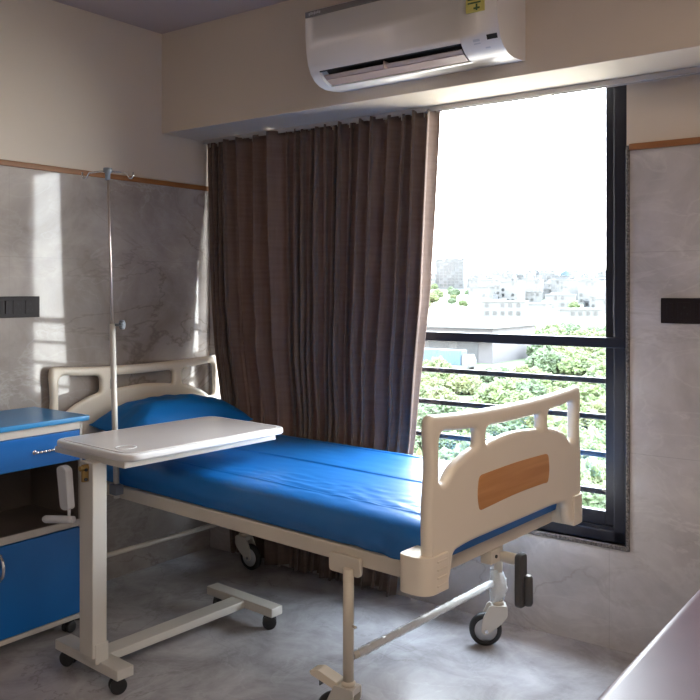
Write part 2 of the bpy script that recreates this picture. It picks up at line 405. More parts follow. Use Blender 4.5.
# ------------------------------------------------------------------ curtain
def lerp_tab(t, z):
    for (z0, v0), (z1, v1) in zip(t, t[1:]):
        if z0 <= z <= z1: return v0+(v1-v0)*(z-z0)/(z1-z0)
    return t[-1][1] if z > t[-1][0] else t[0][1]
LT = [(0, .215), (.5, .185), (.85, .150), (1.12, .100), (1.6, .060), (2.25, .034)]
RT = [(0, 1.262), (.4, 1.33), (.75, 1.385), (1.4, 1.452), (2.0, 1.485), (2.25, 1.500)]
FT = [.062, .094, .121, .142, .163, .184, .205, .268, .376, .498, .612, .673, .722, .77, .817, .864, .91, .955, 1.011, 1.066, 1.142, 1.206, 1.309, 1.365, 1.43, 1.500]
F = [(f-FT[0])/(FT[-1]-FT[0]) for f in FT]
def curtain_point(p, z, k):
    h = 1-z/2.25                                        # 0 top .. 1 bottom
    # the folds wander as they fall
    q = p + .020*h*math.sin(9*p+1.0)*math.sin(PI*h*.9+.3) + .018*min(1, h*1.6)*math.exp(-((p-.50)/.06)**2)
    q = min(1, max(0, q))
    i = max(0, min(len(F)-2, next((j for j in range(len(F)-1) if q <= F[j+1]), len(F)-2)))
    w = F[i+1]-F[i]; t = (q-F[i])/w
    amp = min(.125, .018+w*1.434*1.25) * (1.0 + .25*math.sin(i*2.3+h*2)) 
    prof = (abs(math.sin(PI*t))**1.5)
    # sharp pinch on one side of each fold
    skew = .5+.5*math.sin(PI*(t-.5))
    n = -.016 - amp*(.85*prof + .20*skew) + .006*math.sin(31*p+5*h)
    soft = .010*h*math.sin(PI*2*(p*11+.4*math.sin(3*h)))
    n += soft
    s0, s1 = lerp_tab(LT, z), lerp_tab(RT, z)
    s = s0 + p*(s1-s0) + .010*h*math.sin(i*1.7+h*3.0) * prof
    s += .016*(math.sin(PI*t*2))*min(1, amp/.04)        # folds lean over
    lim = .088 if z < .80 else .088+.09*min(1, (z-.80)/.4)
    if s < .45 and z < 1.3: lim = min(lim, .10+.05*max(0, z-1.1)/.2)
    n = -lim*math.tanh(-n/lim)
    n = min(n, -.006)
    return (s, n, z)
cols, rowsn = 760, 60
rows, uvs = [], []
for r in range(rowsn+1):
    z = 2.266 - (2.266-.022)*r/rowsn
    row = []; uv = []
    for c in range(cols+1):
        p = c/cols
        x, y, zz = curtain_point(p, z, r)
        if r == rowsn: zz += .010*math.sin(p*37)
        if r == 0: zz += .004*math.sin(p*90)
        row.append((x, y, zz)); uv.append((p*2.6, z))
    rows.append(row); uvs.append(uv)
mb = MB(MW); mb.grid(rows, uv=uvs)
cur = thing('curtain', 'brown linen pleated curtain drawn across the left part of the window', 'curtain', (0, 0, 0), WA)
mb.build('fabric', M['curtain'], cur, solid=.0015)
for f in FT[::2]:
    mb = MB(MW); mb.tube([(f, -.06, BZ-.014), (f, -.06, 2.240)], .0025, 8); mb.build('hook', M['whitemetal'], cur)

# ------------------------------------------------------------------ air conditioner (in the window-wall frame)
ac = thing('air_conditioner', 'white split air conditioner hung on the beam above the window', 'air conditioner', tuple(MW @ Vector((1.6, -.341, 2.34))), WA)
fnS = lambda x, a, b: (x, a, b)
full = [(-.341, 2.335), (-.400, 2.326), (-.455, 2.322), (-.500, 2.328), (-.535, 2.343), (-.562, 2.367), (-.580, 2.402), (-.592, 2.450), (-.598, 2.51), (-.600, 2.58), (-.596, 2.618), (-.580, 2.632), (-.341, 2.640)]
notch = full[:3] + [(-.478, 2.325), (-.462, 2.360), (-.520, 2.398), (-.566, 2.374)] + full[6:]
A0, A1, A2, A3 = 1.166, 1.212, 1.885, 2.045
mb = MB(MW)
mb.prism(full, A0, A1, fnS, M['acwhite'], True); mb.prism(full, A2, A3, fnS, M['acwhite'], True); mb.prism(notch, A1, A2, fnS, M['acwhite'])
bmesh.ops.remove_doubles(mb.bm, verts=mb.bm.verts, dist=1e-5)
mb.build('housing', None, ac, bevel=.008, seg=3, ang=1.2)
mb = MB(MW); mb.prism([(-.5655, 2.3735), (-.520, 2.397), (-.4625, 2.3595), (-.4635, 2.352), (-.518, 2.388), (-.560, 2.3695)], A1+.003, A2-.003, lambda x, a, b: (x, a, b)); mb.build('air_outlet', M['acdark'], ac)
def flap(a, b, th):
    mb = MB(MW); a = Vector(a); b = Vector(b); d = (b-a).normalized(); nn = Vector((-d.y, d.x))*th
    mb.prism([tuple(a), tuple(b), tuple(b+nn), tuple(a+nn)], A1+.012, A2-.008, fnS)
    mb.build('louver', M['acflap'], ac, bevel=.0015)
flap((-.5480, 2.3560), (-.5320, 2.3440), .004)
flap((-.5320, 2.3420), (-.4850, 2.3270), .004)
for s in (1.53,):
    mb = MB(MW); mb.box(s, s+.004, -.556, -.50, 2.340, 2.368); mb.build('louver_pin', M['acflap'], ac)
mb = MB(MW); mb.box(A0+.001, 1.95, -.603, -.590, 2.596, 2.621); gs = mb.build('top_strip', M['acgrey'], ac, bevel=.002); gs['label'] = 'dark grey strip along the top of the front'
mb = MB(MW)
for i in range(7): mb.box(A0+.022+i*.009, A0+.028+i*.009, -.6042, -.603, 2.605-(.0 if i % 3 else .002), 2.613+(.002 if i % 2 else 0))
mb.build('maker_lettering', M['palegrey'], gs)
# display and lamps on the right end of the front
def onface(s0, s1, z0, z1, m, name, par=ac, d=.0015):
    def nz(z):
        P = full
        for (a0, b0), (a1, b1) in zip(P, P[1:]):
            if b0 <= z <= b1 and a0 < -.5: return a0+(a1-a0)*(z-b0)/(b1-b0)
        return -.6
    mb = MB(MW); mb.prism([(nz(z0)-d, z0), (nz(z1)-d, z1), (nz(z1)+.004, z1), (nz(z0)+.004, z0)], s0, s1, fnS); return mb.build(name, m, par)
onface(1.992, 2.034, 2.370, 2.386, M['acdark'], 'display')
onface(1.935, 1.962, 2.362, 2.378, M['palegrey'], 'receiver_window')
onface(1.975, 1.995, 2.346, 2.350, M['palegrey'], 'button')
mb = MB(MW); mb.box(1.925, 1.998, -.6035, -.596, 2.468, 2.56); st = mb.build('energy_sticker', M['sticker'], ac); st['label'] = 'yellow energy label'
mb = MB(MW)
for i in range(5): mb.box(1.932, 1.965+.005*i, -.6042, -.6035, 2.550-.013*i, 2.556-.013*i)
mb.box(1.965, 1.972, -.6042, -.6035, 2.472, 2.496); mb.box(1.956, 1.981, -.6042, -.6035, 2.477, 2.484)
mb.build('printing', M['ink'], st)
mb = MB(MW); mb.box(A0-.004, A0, -.52, -.36, 2.37, 2.60); mb.build('side_vent', M['acwhite'], ac, bevel=.003)

# ------------------------------------------------------------------ sockets
def socket(name, label, xf, x0, x1, z0, z1, outlets, switches):
    t = thing(name, label, 'socket', tuple(xf @ Vector(((x0+x1)/2, 0, (z0+z1)/2))))
    mb = MB(xf); mb.box(x0, x1, -.010, 0, z0, z1); mb.build('face_plate', M['socket'], t, bevel=.003)
    zc = (z0+z1)/2
    for x in outlets:
        mb = MB(xf); mb.box(x-.024, x+.024, -.0125, -.009, zc-.032, zc+.032); o = mb.build('outlet', M['socket'], t, bevel=.002)
        mb = MB(xf)
        for dx, dz, r in ((0, .013, .0048), (-.011, -.011, .0036), (.011, -.011, .0036)): mb.cyl((x+dx, -.0131, zc+dz), (x+dx, -.0120, zc+dz), r)
        mb.build('pin_holes', M['socketin'], o)
    for x in switches:
        mb = MB(xf); mb.box(x-.011, x+.011, -.0145, -.009, zc-.030, zc+.030); mb.build('rocker', M['socket'], t, bevel=.002)
    return t
ML = MLW @ Matrix.Rotation(PI/2, 4, 'Z')        # x along +Y, -y towards the room (+X)
socket('wall_socket', 'black double socket plate on the left wall above the blue locker', ML, -1.32, -1.056, 1.325, 1.421, [-1.105, -1.165], [-1.215, -1.245, -1.28])
socket('wall_socket', 'black switch and socket plate on the wall right of the window', MW, 2.462, 2.70, 1.321, 1.419, [2.55, 2.66], [2.497, 2.605])

# ------------------------------------------------------------------ hospital bed
bed = thing('hospital_bed', 'cream hospital bed with moulded head and foot boards on castors', 'bed', (1.1, -.52, 0))
YN, YF = -.968, -.072
RZ0, RZ1 = .553, .606
for y0, y1 in ((YN, YN+.035), (YF-.035, YF)):
    mb = MB(); mb.box(.10, 2.145, y0, y1, RZ0, RZ1); mb.build('side_rail', M['enamel'], bed, bevel=.005)
for x0 in (.10, 2.11):
    mb = MB(); mb.box(x0, x0+.035, YN+.035, YF-.035, RZ0, RZ1); mb.build('end_rail', M['enamel'], bed, bevel=.005)
mb = MB()
for x in (.5, .9, 1.3, 1.7): mb.box(x, x+.03, YN+.035, YF-.035, RZ0+.005, RZ1-.01)
mb.box(.13, 2.11, YN+.035, YF-.035, RZ1-.012, RZ1-.004)
mb.build('mattress_deck', M['enamel'], bed)
# head and foot boards
def board(name, x, yc, half, zs, th):
    def zz(z): return z+zs
    top = [(-half+half*2*i/24, 1.064+.018*(abs(-1+2*i/24))**2.2) for i in range(25)]
    out = [(-half, .570), (-half+.115, .570), (-half+.125, .620)]
    arch = [(-.395, .655), (-.30, .664), (0, .666), (.30, .664), (.395, .655)]
    pts = [(-half, .560), (-half+.10, .560), (-half+.122, .600), (-.385, .652), (-.30, .662), (.30, .662), (.385, .652), (half-.122, .600), (half-.10, .560), (half, .560)]
    rad = [.012, .03, .02, .05, .1, .1, .05, .02, .03, .012]
    pts += [(half+.004, .80), (half-.010, .93)] + [(half, 1.035)] + [(p[0]*.985, p[1]) for p in top[::-1]] + [(-half, 1.035)] + [(-half+.010, .93), (-half-.004, .80)]
    rad += [.02, .03, .02] + [.07] + [.02]*23 + [.07] + [.012, .03, .02]
    outer = rounded(pts, rad, 4)
    h1 = rounded([(-.455, .875), (-.425, .868), (-.380, .914), (-.290, .945), (-.238, .952), (-.238, 1.014), (-.33, 1.016), (-.455, 1.030)], [.02, .015, .03, .05, .02, .028, .03, .04], 5)
    h3 = [(-a, b) for a, b in h1][::-1]
    h2 = rounded([(-.188, .950), (-.155, .958), (0, .972), (.155, .958), (.188, .950), (.188, 1.010), (0, 1.006), (-.188, 1.010)], [.02, .03, .3, .03, .02, .028, .3, .028], 5)
    if name == 'headboard':
        h1 = rounded([(-.468, .862), (-.438, .856), (-.395, .890), (-.300, .930), (-.246, .942), (-.246, 1.024), (-.33, 1.028), (-.468, 1.042)], [.02, .015, .03, .05, .02, .028, .03, .04], 5)
        h3 = [(-a, b) for a, b in h1][::-1]
        h2 = rounded([(-.190, .945), (-.155, .952), (0, .966), (.155, .952), (.190, .945), (.190, 1.020), (0, 1.016), (-.190, 1.020)], [.02, .03, .3, .03, .02, .028, .3, .028], 5)
    xf = Matrix(((0, 0, 1, x), (1, 0, 0, yc), (0, 1, 0, zs), (0, 0, 0, 1)))
    mb = plate(outer, [h1, h2, h3], th, .0175, xf, 4)
    return mb.build(name, M['shell'], bed)
hb = board('headboard', .075, -.510, .515, .010, .036)
fb = board('footboard', 2.210, -.531, .511, 0, .040)
pan = rounded([(-.232, .750), (-.20, .752), (0, .762), (.20, .760), (.232, .756), (.245, .80), (.235, .862), (0, .868), (-.235, .862), (-.245, .80)], [.02, .01, .2, .01, .02, .05, .02, .3, .02, .05], 5)
for b, x, yc, zs, sg in ((fb, 2.2305, -.537, 0, 1),):
    xf = Matrix(((0, 0, 1, x), (1, 0, 0, yc), (0, 1, 0, zs), (0, 0, 0, 1)))
    o = plate(pan, [], .004, .001, xf, 1).build('wood_inlay', M['woodpanel'], b); o['label'] = 'wood-look inlay panel'
# corner bumpers
def bumper(sx, sy):
    if sx > 0: xo, xi = 2.238, 2.128
    else: xo, xi = .042, .20
    if sy < 0: yo, yi = (-1.068, -.952) if sx > 0 else (-1.035, -.93)
    else: yo, yi = (.000, -.10) if sx > 0 else (-.002, -.10)
    prof = rounded([(xi, yi), (xi, yo), (xo, yo), (xo, yi)], [.004, .03, .055, .006], 6)
    mb = MB(); z0, z1 = .556, .668
    n = 6
    A = [mb.bm.verts.new((p[0], p[1], z0)) for p in prof]; B = [mb.bm.verts.new((p[0], p[1], z1)) for p in prof]
    for i in range(len(prof)): mb.face([A[i], A[(i+1) % len(prof)], B[(i+1) % len(prof)], B[i]], smooth=True)
    mb.face(A[::-1]); mb.face(B)
    o = mb.build('corner_bumper', M['shell'], bed, bevel=.016, seg=4, ang=.9)
    if sx > 0 and sy < 0:
        mb = MB()
        for k in range(4):
            z = .575+.024*k
            if sy < 0: mb.box(xo-.003, xo+.0022, yi-.062, yi-.012, z, z+.006)
            else: mb.box(xo-.003, xo+.0022, yo-.062, yo-.022, z, z+.006)
        mb.build('ribs', M['shell'], o, bevel=.001)
for sx in (-1, 1):
    for sy in (-1, 1): bumper(sx, sy)
# legs and castors
def caster(x, y, ang, pedal=False):
    """large castor; ang is the trail direction"""
    R = Matrix.Translation((x, y, 0)) @ Matrix.Rotation(ang, 4, 'Z')
    mb = MB(R); prof = rounded([(-.032, .095), (.038, .132), (.038, .168), (-.030, .168), (-.058, .110), (-.095, .070), (-.088, .050), (-.062, .052)], .008, 3)
    prof = rounded([(.010, .095), (.034, .125), (.034, .168), (-.040, .168), (-.068, .110), (-.072, .060), (-.055, .048), (-.036, .058)], .008, 3)
    for y0 in (-.028, .020): mb.prism(prof, y0, y0+.008, lambda t, a, b: (a, t, b))
    mb.box(-.030, .032, -.022, .022, .146, .168)
    c = mb.build('caster', M['whitemetal'], bed, bevel=.002)
    mb = MB(R); wr = .066
    mb.lathe((-.052, 0, wr), (0, 1, 0), [(.046, -.014), (wr-.008, -.016), (wr, -.008), (wr, .008), (wr-.008, .016), (.046, .014)], 36)
    mb.build('wheel', M['rubber'], c)
    mb = MB(R); mb.lathe((-.052, 0, wr), (0, 1, 0), [(0, -.0155), (.014, -.0155), (.018, -.011), (.047, -.012), (.047, .012), (.018, .011), (.014, .0155), (0, .0155)], 30); mb.build('hub', M['palegrey'], c)
    mb = MB(R); mb.cyl((-.052, -.032, wr), (-.052, .032, wr), .007, 12); mb.build('axle', M['steel'], c)
    if pedal:
        mb = MB(R); mb.prism(rounded([(-.035, .150), (-.135, .178), (-.140, .190), (-.105, .200), (-.03, .176)], .006, 3), -.024, .024, lambda t, a, b: (a, t, b))
        p = mb.build('brake_pedal', M['shell'], c, bevel=.004)
        mb = MB(R); mb.box(-.10, -.097, -.022, .022, .150, .196); mb.build('pedal_seam', M['rubber'], p)
    return c
legs = [(1.873, -.990, 'n'), (1.892, -.070, 'f'), (.37, -.985, 'n'), (.40, -.110, 'f')]
for i, (x, y, k) in enumerate(legs):
    mb = MB(); mb.cyl((x, y, .165), (x, y, .545), .018, 20)
    mb.lathe((x, y, .165), (0, 0, 1), [(.016, 0), (.023, .0), (.023, .014), (.0165, .02)], 20)
    if i < 2: mb.cyl((x+.012, y, .365), (x+.032, y, .362), .0045, 10)
    lg = mb.build('leg', M['enamel'], bed)
    if i == 0:
        mb = MB(); mb.prism(rrect(x-.092, x+.042, .520, .582, .016), y+.006, YN+.001, lambda t, a, b: (a, t, b)); mb.build('bracket_plate', M['enamel'], lg, bevel=.003)
    elif i == 1:
        mb = MB(); mb.prism(rrect(x-.06, x+.06, .528, .582, .014), YF-.03, YF+.003, lambda t, a, b: (a, t, b)); mb.build('bracket_plate', M['enamel'], lg, bevel=.003)
    else:
        mb = MB(); mb.prism(rrect(x-.07, x+.07, .528, .565, .010), y-.022, y+.022, lambda t, a, b: (a, t, b)); mb.build('bracket_plate', M['enamel'], lg, bevel=.003)
caster(1.873, -.990, math.radians(8), True)
caster(1.892, -.070, math.radians(38))
caster(.37, -.985, math.radians(70))
caster(.40, -.110, math.radians(185))
for x, y0, y1 in ((1.880, -.975, -.085), (.38, -.97, -.125)):
    mb = MB(); mb.cyl((x, y0, .258), (x, y1, .258), .0115, 18); cb = mb.build('leg_brace', M['whitemetal'], bed)
    if x > 1:
        # plastic wrap still on the brace
        mb = MB(); rws = []
        n = 60
        for i in range(n+1):
            y = -.955+i*(.85)/n; r = .0155+.0022*noise.noise(Vector((y*40, 1, 3)))
            rws.append([(x+(r+.0016*noise.noise(Vector((y*30, k*1.1, 0))))*math.cos(2*PI*k/16), y, .258+(r+.0016*noise.noise(Vector((y*30, k*1.1, 5))))*math.sin(2*PI*k/16)) for k in range(17)])
        mb.grid(rws); wr = mb.build('plastic_wrap', M['film'], cb); wr['label'] = 'clear plastic wrap with diagonal folds'
        mb = MB(); rws = []
        for i in range(19):
            t = i/18; z = .175+.135*t
            ccx = x+.012*math.sin(3*t)
            rws.append([(ccx+(.024+.012*math.sin(PI*t)+.010*noise.noise(Vector((k*.9, t*6, 2))))*math.cos(2*PI*k/14), -.070+(.022+.012*math.sin(PI*t)+.010*noise.noise(Vector((k*.9, t*6, 9))))*math.sin(2*PI*k/14), z) for k in range(14)])
        for rw in rws: rw.append(rw[0])
        mb.grid(rws); mb.build('plastic_wrap', M['film'], bed)
# height crank at the foot end
mb = MB(); mb.cyl((1.40, -.405, .490), (2.165, -.405, .490), .012, 16); mb.box(2.06, 2.085, -.44, -.37, .50, .565); mb.cyl((2.10, -.405, .490), (2.165, -.405, .490), .020, 20)
cr = mb.build('crank', M['enamel'], bed, bevel=.002)
mb = MB()
arm = rrect(-.027, .027, -.165, .026, .02)
mb.prism([(-.405+a, .490+b) for a, b in arm], 2.165, 2.190, lambda t, a, b: (t, a, b)); mb.build('crank_arm', M['darkgrip'], cr, bevel=.006)
mb = MB(); mb.tube([(2.198, -.39, .332), (2.198, -.39, .342), (2.198, -.39, .430), (2.198, -.39, .438)], [.014, .018, .017, .012], 18); mb.cyl((2.185, -.39, .342), (2.20, -.39, .342), .008, 12); mb.build('crank_grip', M['darkgrip'], cr)
# second (folded away) crank bracket beneath the rail
mb = MB(); mb.box(2.105, 2.150, -.56, -.50, .505, .553); mb.build('crank_bearing', M['enamel'], bed, bevel=.004)
mb = MB(); mb.cyl((2.150, -.53, .53), (2.154, -.53, .53), .006, 12); mb.build('bolt', M['rubber'], bed)
# pole socket on the near rail
PX, PY = .568, -.988
mb = MB(); mb.box(PX-.028, PX+.022, YN-.040, YN, RZ1-.030, RZ1+.012); mb.cyl((PX, PY, RZ1-.032), (PX, PY, RZ1+.016), .017, 18); mb.build('pole_socket', M['greyplastic'], bed, bevel=.003)

# ------------------------------------------------------------------ mattress under the blue sheet, pillow
def mattress():
    X0, X1, Y0, Y1, ZB, ZT = .115, 2.160, -.955, -.062, .606, .733
    nx, ny = 170, 240
    mb = MB(); rows = []
    def top(x, y):
        e = min(x-X0, X1-x, y-Y0, Y1-y); z = ZT - .022*math.exp(-e/.02) - .006*math.exp(-e/.12)
        z += .0035*noise.noise(Vector((x*2.2, y*3, 0))) + .0008*noise.noise(Vector((x*9, y*22, 3)))
        f = .8+.4*noise.noise(Vector((x*3, 5, y)))
        for yc, k in ((-.513, 1.0), (-.150, .8), (-.860, .6)):
            yy = y-yc-.006*noise.noise(Vector((x*2.5, yc*9, 1)))
            z += f*k*(.0065*math.exp(-(yy/.006)**2) - .0030*math.exp(-((yy-.011)/.007)**2))
        w = max(0, 1-abs(y+.80)/.15)*max(0, min(1, (x-.9)/.5))
        z += w*.0045*noise.noise(Vector((x*14, y*30, 8)))
        return z
    def edge_pt(x, y): return top(x, y)
    # one wrapped surface: rows along x; each row runs up the far side, over the top and down the near side
    ysec = []
    for j in range(9): ysec.append(('f', j/8))
    for j in range(1, ny): ysec.append(('t', j/ny))
    for j in range(9): ysec.append(('n', j/8))
    for i in range(nx+1):
        x = X0+(X1-X0)*i/nx; row = []
        for kind, t in ysec:
            if kind == 't': y = Y1+(Y0-Y1)*t; row.append((x, y, top(x, y)))
            elif kind == 'f': row.append((x, Y1+.012*math.sin(PI*t), ZB+(top(x, Y1)-ZB)*t))
            else:
                u = 1-t; drop = .012*math.sin(x*2)+.006*noise.noise(Vector((x*6, 0, 0)))
                zb = ZB-.0+.004 - (.012 if x > 1.9 else 0)*(x-1.9)/.2
                foldx = .010*max(0, (x-1.7)/.4)*math.sin(x*55+t*3)*t
                bulge = .014*math.sin(PI*min(1, t*1.05)) + .004*noise.noise(Vector((x*5, t*3, 4)))
                row.append((x, Y0-bulge-foldx*.9, top(x, Y0)+(zb-top(x, Y0))*t))
        rows.append(row)
    mb.grid(rows)
    # the two ends
    for xe, i in ((X0, 0), (X1, nx)):
        r = rows[i]; base = [(xe, p[1], ZB) for p in r]
        mid = [(xe+(.010 if i else -.010), p[1], (p[2]+ZB)/2) for p in r]
        mb.grid([r, mid, base])
    o = mb.build('mattress', M['sheet'], None)
    bm = bmesh.new(); bm.from_mesh(o.data); bmesh.ops.remove_doubles(bm, verts=bm.verts, dist=1e-4); bmesh.ops.recalc_face_normals(bm, faces=bm.faces); bm.to_mesh(o.data); bm.free()
    for p in o.data.polygons: p.use_smooth = True
    tag(o, 'mattress tucked under a creased bright blue sheet on the hospital bed', 'mattress')
mattress()
def pillow():
    cx, cy, zb = .300, -.480, .745
    hx, hy, H = .195, .355, .180
    nx, ny = 40, 60; mb = MB()
    def rim(u, v): return 1-.05*(1-abs(u))*0
    R = []
    for sgn in (1, -1):
        rows = []
        for i in range(nx+1):
            u = -1+2*i/nx; row = []
            for j in range(ny+1):
                v = -1+2*j/ny
                k = max(0, (1-u**4))**.6*max(0, (1-abs(v)**3.2))**.62
                px = u*hx*(1-.10*(1-abs(v))**1.0*abs(u)); py = v*hy*(1-.05*(1-abs(u)))
                z = zb + (.030 if True else 0)*(1-k)**2 + (H*k*(.92+.10*noise.noise(Vector((u*1.6, v*2.2, 3)))) + .006*noise.noise(Vector((u*5, v*7, 1))) if sgn > 0 else 0)
                z += .012*abs(v)**3 if sgn > 0 or True else 0
                if k < .02 and sgn < 0: pass
                # slope up toward the headboard
                z += .018*(1-u)/2
                row.append((cx+px, cy+py, z if sgn > 0 else min(z, zb+.030*(1-k)**2+.012*abs(v)**3+.018*(1-u)/2)))
            rows.append(row)
        mb.grid(rows if sgn > 0 else [r[::-1] for r in rows])
    o = mb.build('pillow', M['pillow'])
    bm = bmesh.new(); bm.from_mesh(o.data); bmesh.ops.remove_doubles(bm, verts=bm.verts, dist=2e-3); bmesh.ops.recalc_face_normals(bm, faces=bm.faces); bm.to_mesh(o.data); bm.free()
    for p in o.data.polygons: p.use_smooth = True
    tag(o, 'bright blue pillow lying against the headboard', 'pillow')
pillow()

# ------------------------------------------------------------------ drip stand on the bed rail
iv = thing('drip_pole', 'tall thin drip pole with two hooks standing at the bed side rail', 'drip pole', (PX, PY, RZ1+.02))
B0 = Vector((PX, PY, .56)); B1 = Vector((PX-.030, PY-.002, 1.305)); B2 = Vector((PX-.062, PY-.004, 1.955))
mb = MB(); mb.tube([B0, B1], .0125, 18); mb.build('lower_tube', M['whitemetal'], iv)
mb = MB(); mb.tube([B1, B2], .0055, 12); mb.build('upper_rod', M['rodsteel'], iv)
mb = MB(); kc = B1+Vector((.014, .010, -.005))
mb.cyl(B1+Vector((.004, .004, -.005)), B1+Vector((.030, .030, -.005)), .006, 12)
kd = Vector((.7, .7, 0)); star = MB()
for k in range(6):
    a = k*PI/3; up = Vector((0, 0, 1)); sd = Vector((-.707, .707, 0)); off = (up*math.cos(a)+sd*math.sin(a))*.012
    mb.cyl(B1+Vector((.022, .022, -.005))+off, B1+Vector((.036, .036, -.005))+off, .0075, 10)
mb.cyl(B1+Vector((.021, .021, -.005)), B1+Vector((.038, .038, -.005)), .013, 16)
mb.build('clamp_knob', M['greyplastic'], iv)
mb = MB(); mb.lathe(B2-Vector((0, 0, .030)), (0, 0, 1), [(0, 0), (.010, 0), (.012, .03), (.018, .034), (.019, .052), (0, .054)], 20); mb.build('hook_head', M['greyplastic'], iv)
for sg in (-1, 1):
    dr = Vector((R_ := math.cos(math.radians(40.4)), math.sin(math.radians(40.4)), 0))*sg
    pts = [B2+Vector((0, 0, .010)), B2+dr*.045+Vector((0, 0, .006)), B2+dr*.080+Vector((0, 0, .002)), B2+dr*.088+Vector((0, 0, -.012)), B2+dr*.094+Vector((0, 0, -.022)), B2+dr*.104+Vector((0, 0, -.022)), B2+dr*.110+Vector((0, 0, -.012)), B2+dr*.110+Vector((0, 0, .004))]
    mb = MB(); mb.tube(pts, .0040, 8, ref=dr.cross(Vector((0, 0, 1)))); mb.build('hook', M['chrome'], iv)

# ------------------------------------------------------------------ overbed table
tb = thing('overbed_table', 'wheeled overbed table with a pale top reaching over the bed', 'table', (.93, -1.345, 0))
TX0, TX1, TY0, TY1, TZT = .640, 1.148, -1.335, -.528, .868
xfT = Matrix.Translation((0, 0, TZT-.013))
mb = plate(rrect(TX0, TX1, TY0, TY1, .075, 8), [], .026, .008, xfT, 3); top = mb.build('table_top', M['laminate_edge'], tb)
mb = plate(rrect(TX0+.022, TX1-.022, TY0+.022, TY1-.022, .06, 8), [], .003, .001, Matrix.Translation((0, 0, TZT+.0005)), 1); ins = mb.build('top_surface', M['laminate'], top)
mb = MB(); mb.lathe((1.015, -1.248, TZT+.0012), (0, 0, 1), [(.032, .0), (.034, .0026), (.039, .0026), (.041, 0)], 36); mb.build('cup_ring', M['laminate_edge'], top)
mb = MB(); mb.box(TX0+.012, TX1-.03, TY0+.010, TY1-.05, TZT-.050, TZT-.026); mb.build('under_frame', M['whitemetal'], tb, bevel=.003)
mb = MB(); mb.box(.889, .976, -1.362, -1.302, .115, TZT-.045); mb.box(.886, .979, -1.352, -1.296, .090, .165); mb.build('column', M['whitemetal'], tb, bevel=.004)
mb = MB(); mb.box(.672, 1.090, -1.335, -1.265, .060, .098); mb.build('foot_bar', M['whitemetal'], tb, bevel=.004)
mb = MB(); mb.box(.675, 1.100, -.585, -.520, .060, .098); mb.build('foot_bar', M['whitemetal'], tb, bevel=.004)
mb = MB(); mb.box(.85, .93, -1.265, -.585, .060, .093); mb.build('cross_bar', M['whitemetal'], tb, bevel=.003)
def small_caster(par, x, y, r=.026, ang=0, top=.058, name='caster'):
    R = Matrix.Translation((x, y, 0)) @ Matrix.Rotation(ang, 4, 'Z')
    mb = MB(R); mb.cyl((0, 0, r+.010), (0, 0, top), .008, 12); mb.box(-.022, .014, -.010, .010, r*1.2, top-.006)
    c = mb.build(name, M['rubber'], par, bevel=.003)
    mb = MB(R)
    for y0 in (-.020, .008): mb.lathe((-.008, y0, r), (0, 1, 0), [(0, 0), (r-.004, 0), (r, .003), (r, .010), (r-.004, .013), (0, .013)], 24)
    mb.build('wheel', M['rubber'], c)
for x, y, a in ((.725, -1.30, .4), (1.055, -1.30, 1.2), (.725, -.553, 2.2), (1.065, -.553, .8)): small_caster(tb, x, y, .030, a, .064)
# height crank of the table
mb = MB(); mb.box(.938, .952, -1.385, -1.360, .755, .818); mb.cyl((.945, -1.395, .805), (.945, -1.36, .805), .010, 12); hk = mb.build('crank_bracket', M['brass'], tb, bevel=.002)
for z in (.800, .765): 
    mb = MB(); mb.cyl((.952, -1.375, z), (.958, -1.375, z), .006, 10); mb.build('bolt', M['rubber'], hk)
mb = MB(); mb.prism(rounded([(.835, .800), (.865, .812), (.900, .802), (.918, .660), (.885, .650), (.862, .655)], .012, 4), -1.425, -1.395, lambda t, a, b: (a, t, b)); ch = mb.build('crank_handle', M['palegrey'], tb, bevel=.005)
mb = MB(); mb.tube([(.925, -1.405, .622), (.905, -1.415, .620), (.810, -1.45, .612), (.800, -1.453, .611)], [.012, .014, .014, .009], 16); mb.cyl((.900, -1.41, .62), (.900, -1.41, .67), .006, 10); mb.build('crank_grip', M['palegrey'], ch)

# ------------------------------------------------------------------ bedside locker
MLK = Matrix.Translation((.465, -1.095, 0)) @ Matrix.Rotation(math.radians(3.0), 4, 'Z') @ Matrix.Translation((-.465, 1.095, 0))
lk = thing('bedside_locker', 'blue and beige bedside locker with a drawer, open shelf and door', 'bedside locker', (.27, -1.30, 0), math.radians(3.0))
LX0, LX1, LY0, LY1 = .085, .470, -1.515, -1.092
mb = MB(MLK); m = M['lockbeige']
mb.box(LX0, LX1, LY1-.012, LY1, .058, .895); mb.box(LX0, LX1, LY0, LY0+.012, .058, .895); mb.box(LX0, LX0+.01, LY0+.012, LY1-.012, .058, .895)
mb.box(LX0, LX1, LY0+.012, LY1-.012, .058, .078); mb.box(LX0, LX1, LY0+.012, LY1-.012, .450, .480); mb.box(LX0, LX1-.02, LY0+.012, LY1-.012, .725, .735); mb.box(LX0, LX1, LY0+.012, LY1-.012, .860, .895)
mb.build('carcass', m, lk, bevel=.002)
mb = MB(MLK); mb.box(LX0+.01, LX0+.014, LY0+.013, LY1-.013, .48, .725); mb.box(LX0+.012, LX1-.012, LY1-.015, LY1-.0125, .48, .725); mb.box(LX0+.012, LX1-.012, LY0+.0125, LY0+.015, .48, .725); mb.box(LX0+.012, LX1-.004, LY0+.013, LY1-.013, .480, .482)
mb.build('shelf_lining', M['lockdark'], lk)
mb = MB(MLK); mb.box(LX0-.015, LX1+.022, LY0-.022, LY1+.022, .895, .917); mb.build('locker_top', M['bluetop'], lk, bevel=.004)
mb = MB(MLK); mb.box(LX1-.20, LX1+.003, LY0+.014, LY1-.014, .730, .858); dw = mb.build('drawer', M['bluemetal'], lk, bevel=.003)
mb = MB(MLK)
yc = (LY0+LY1)/2+.045
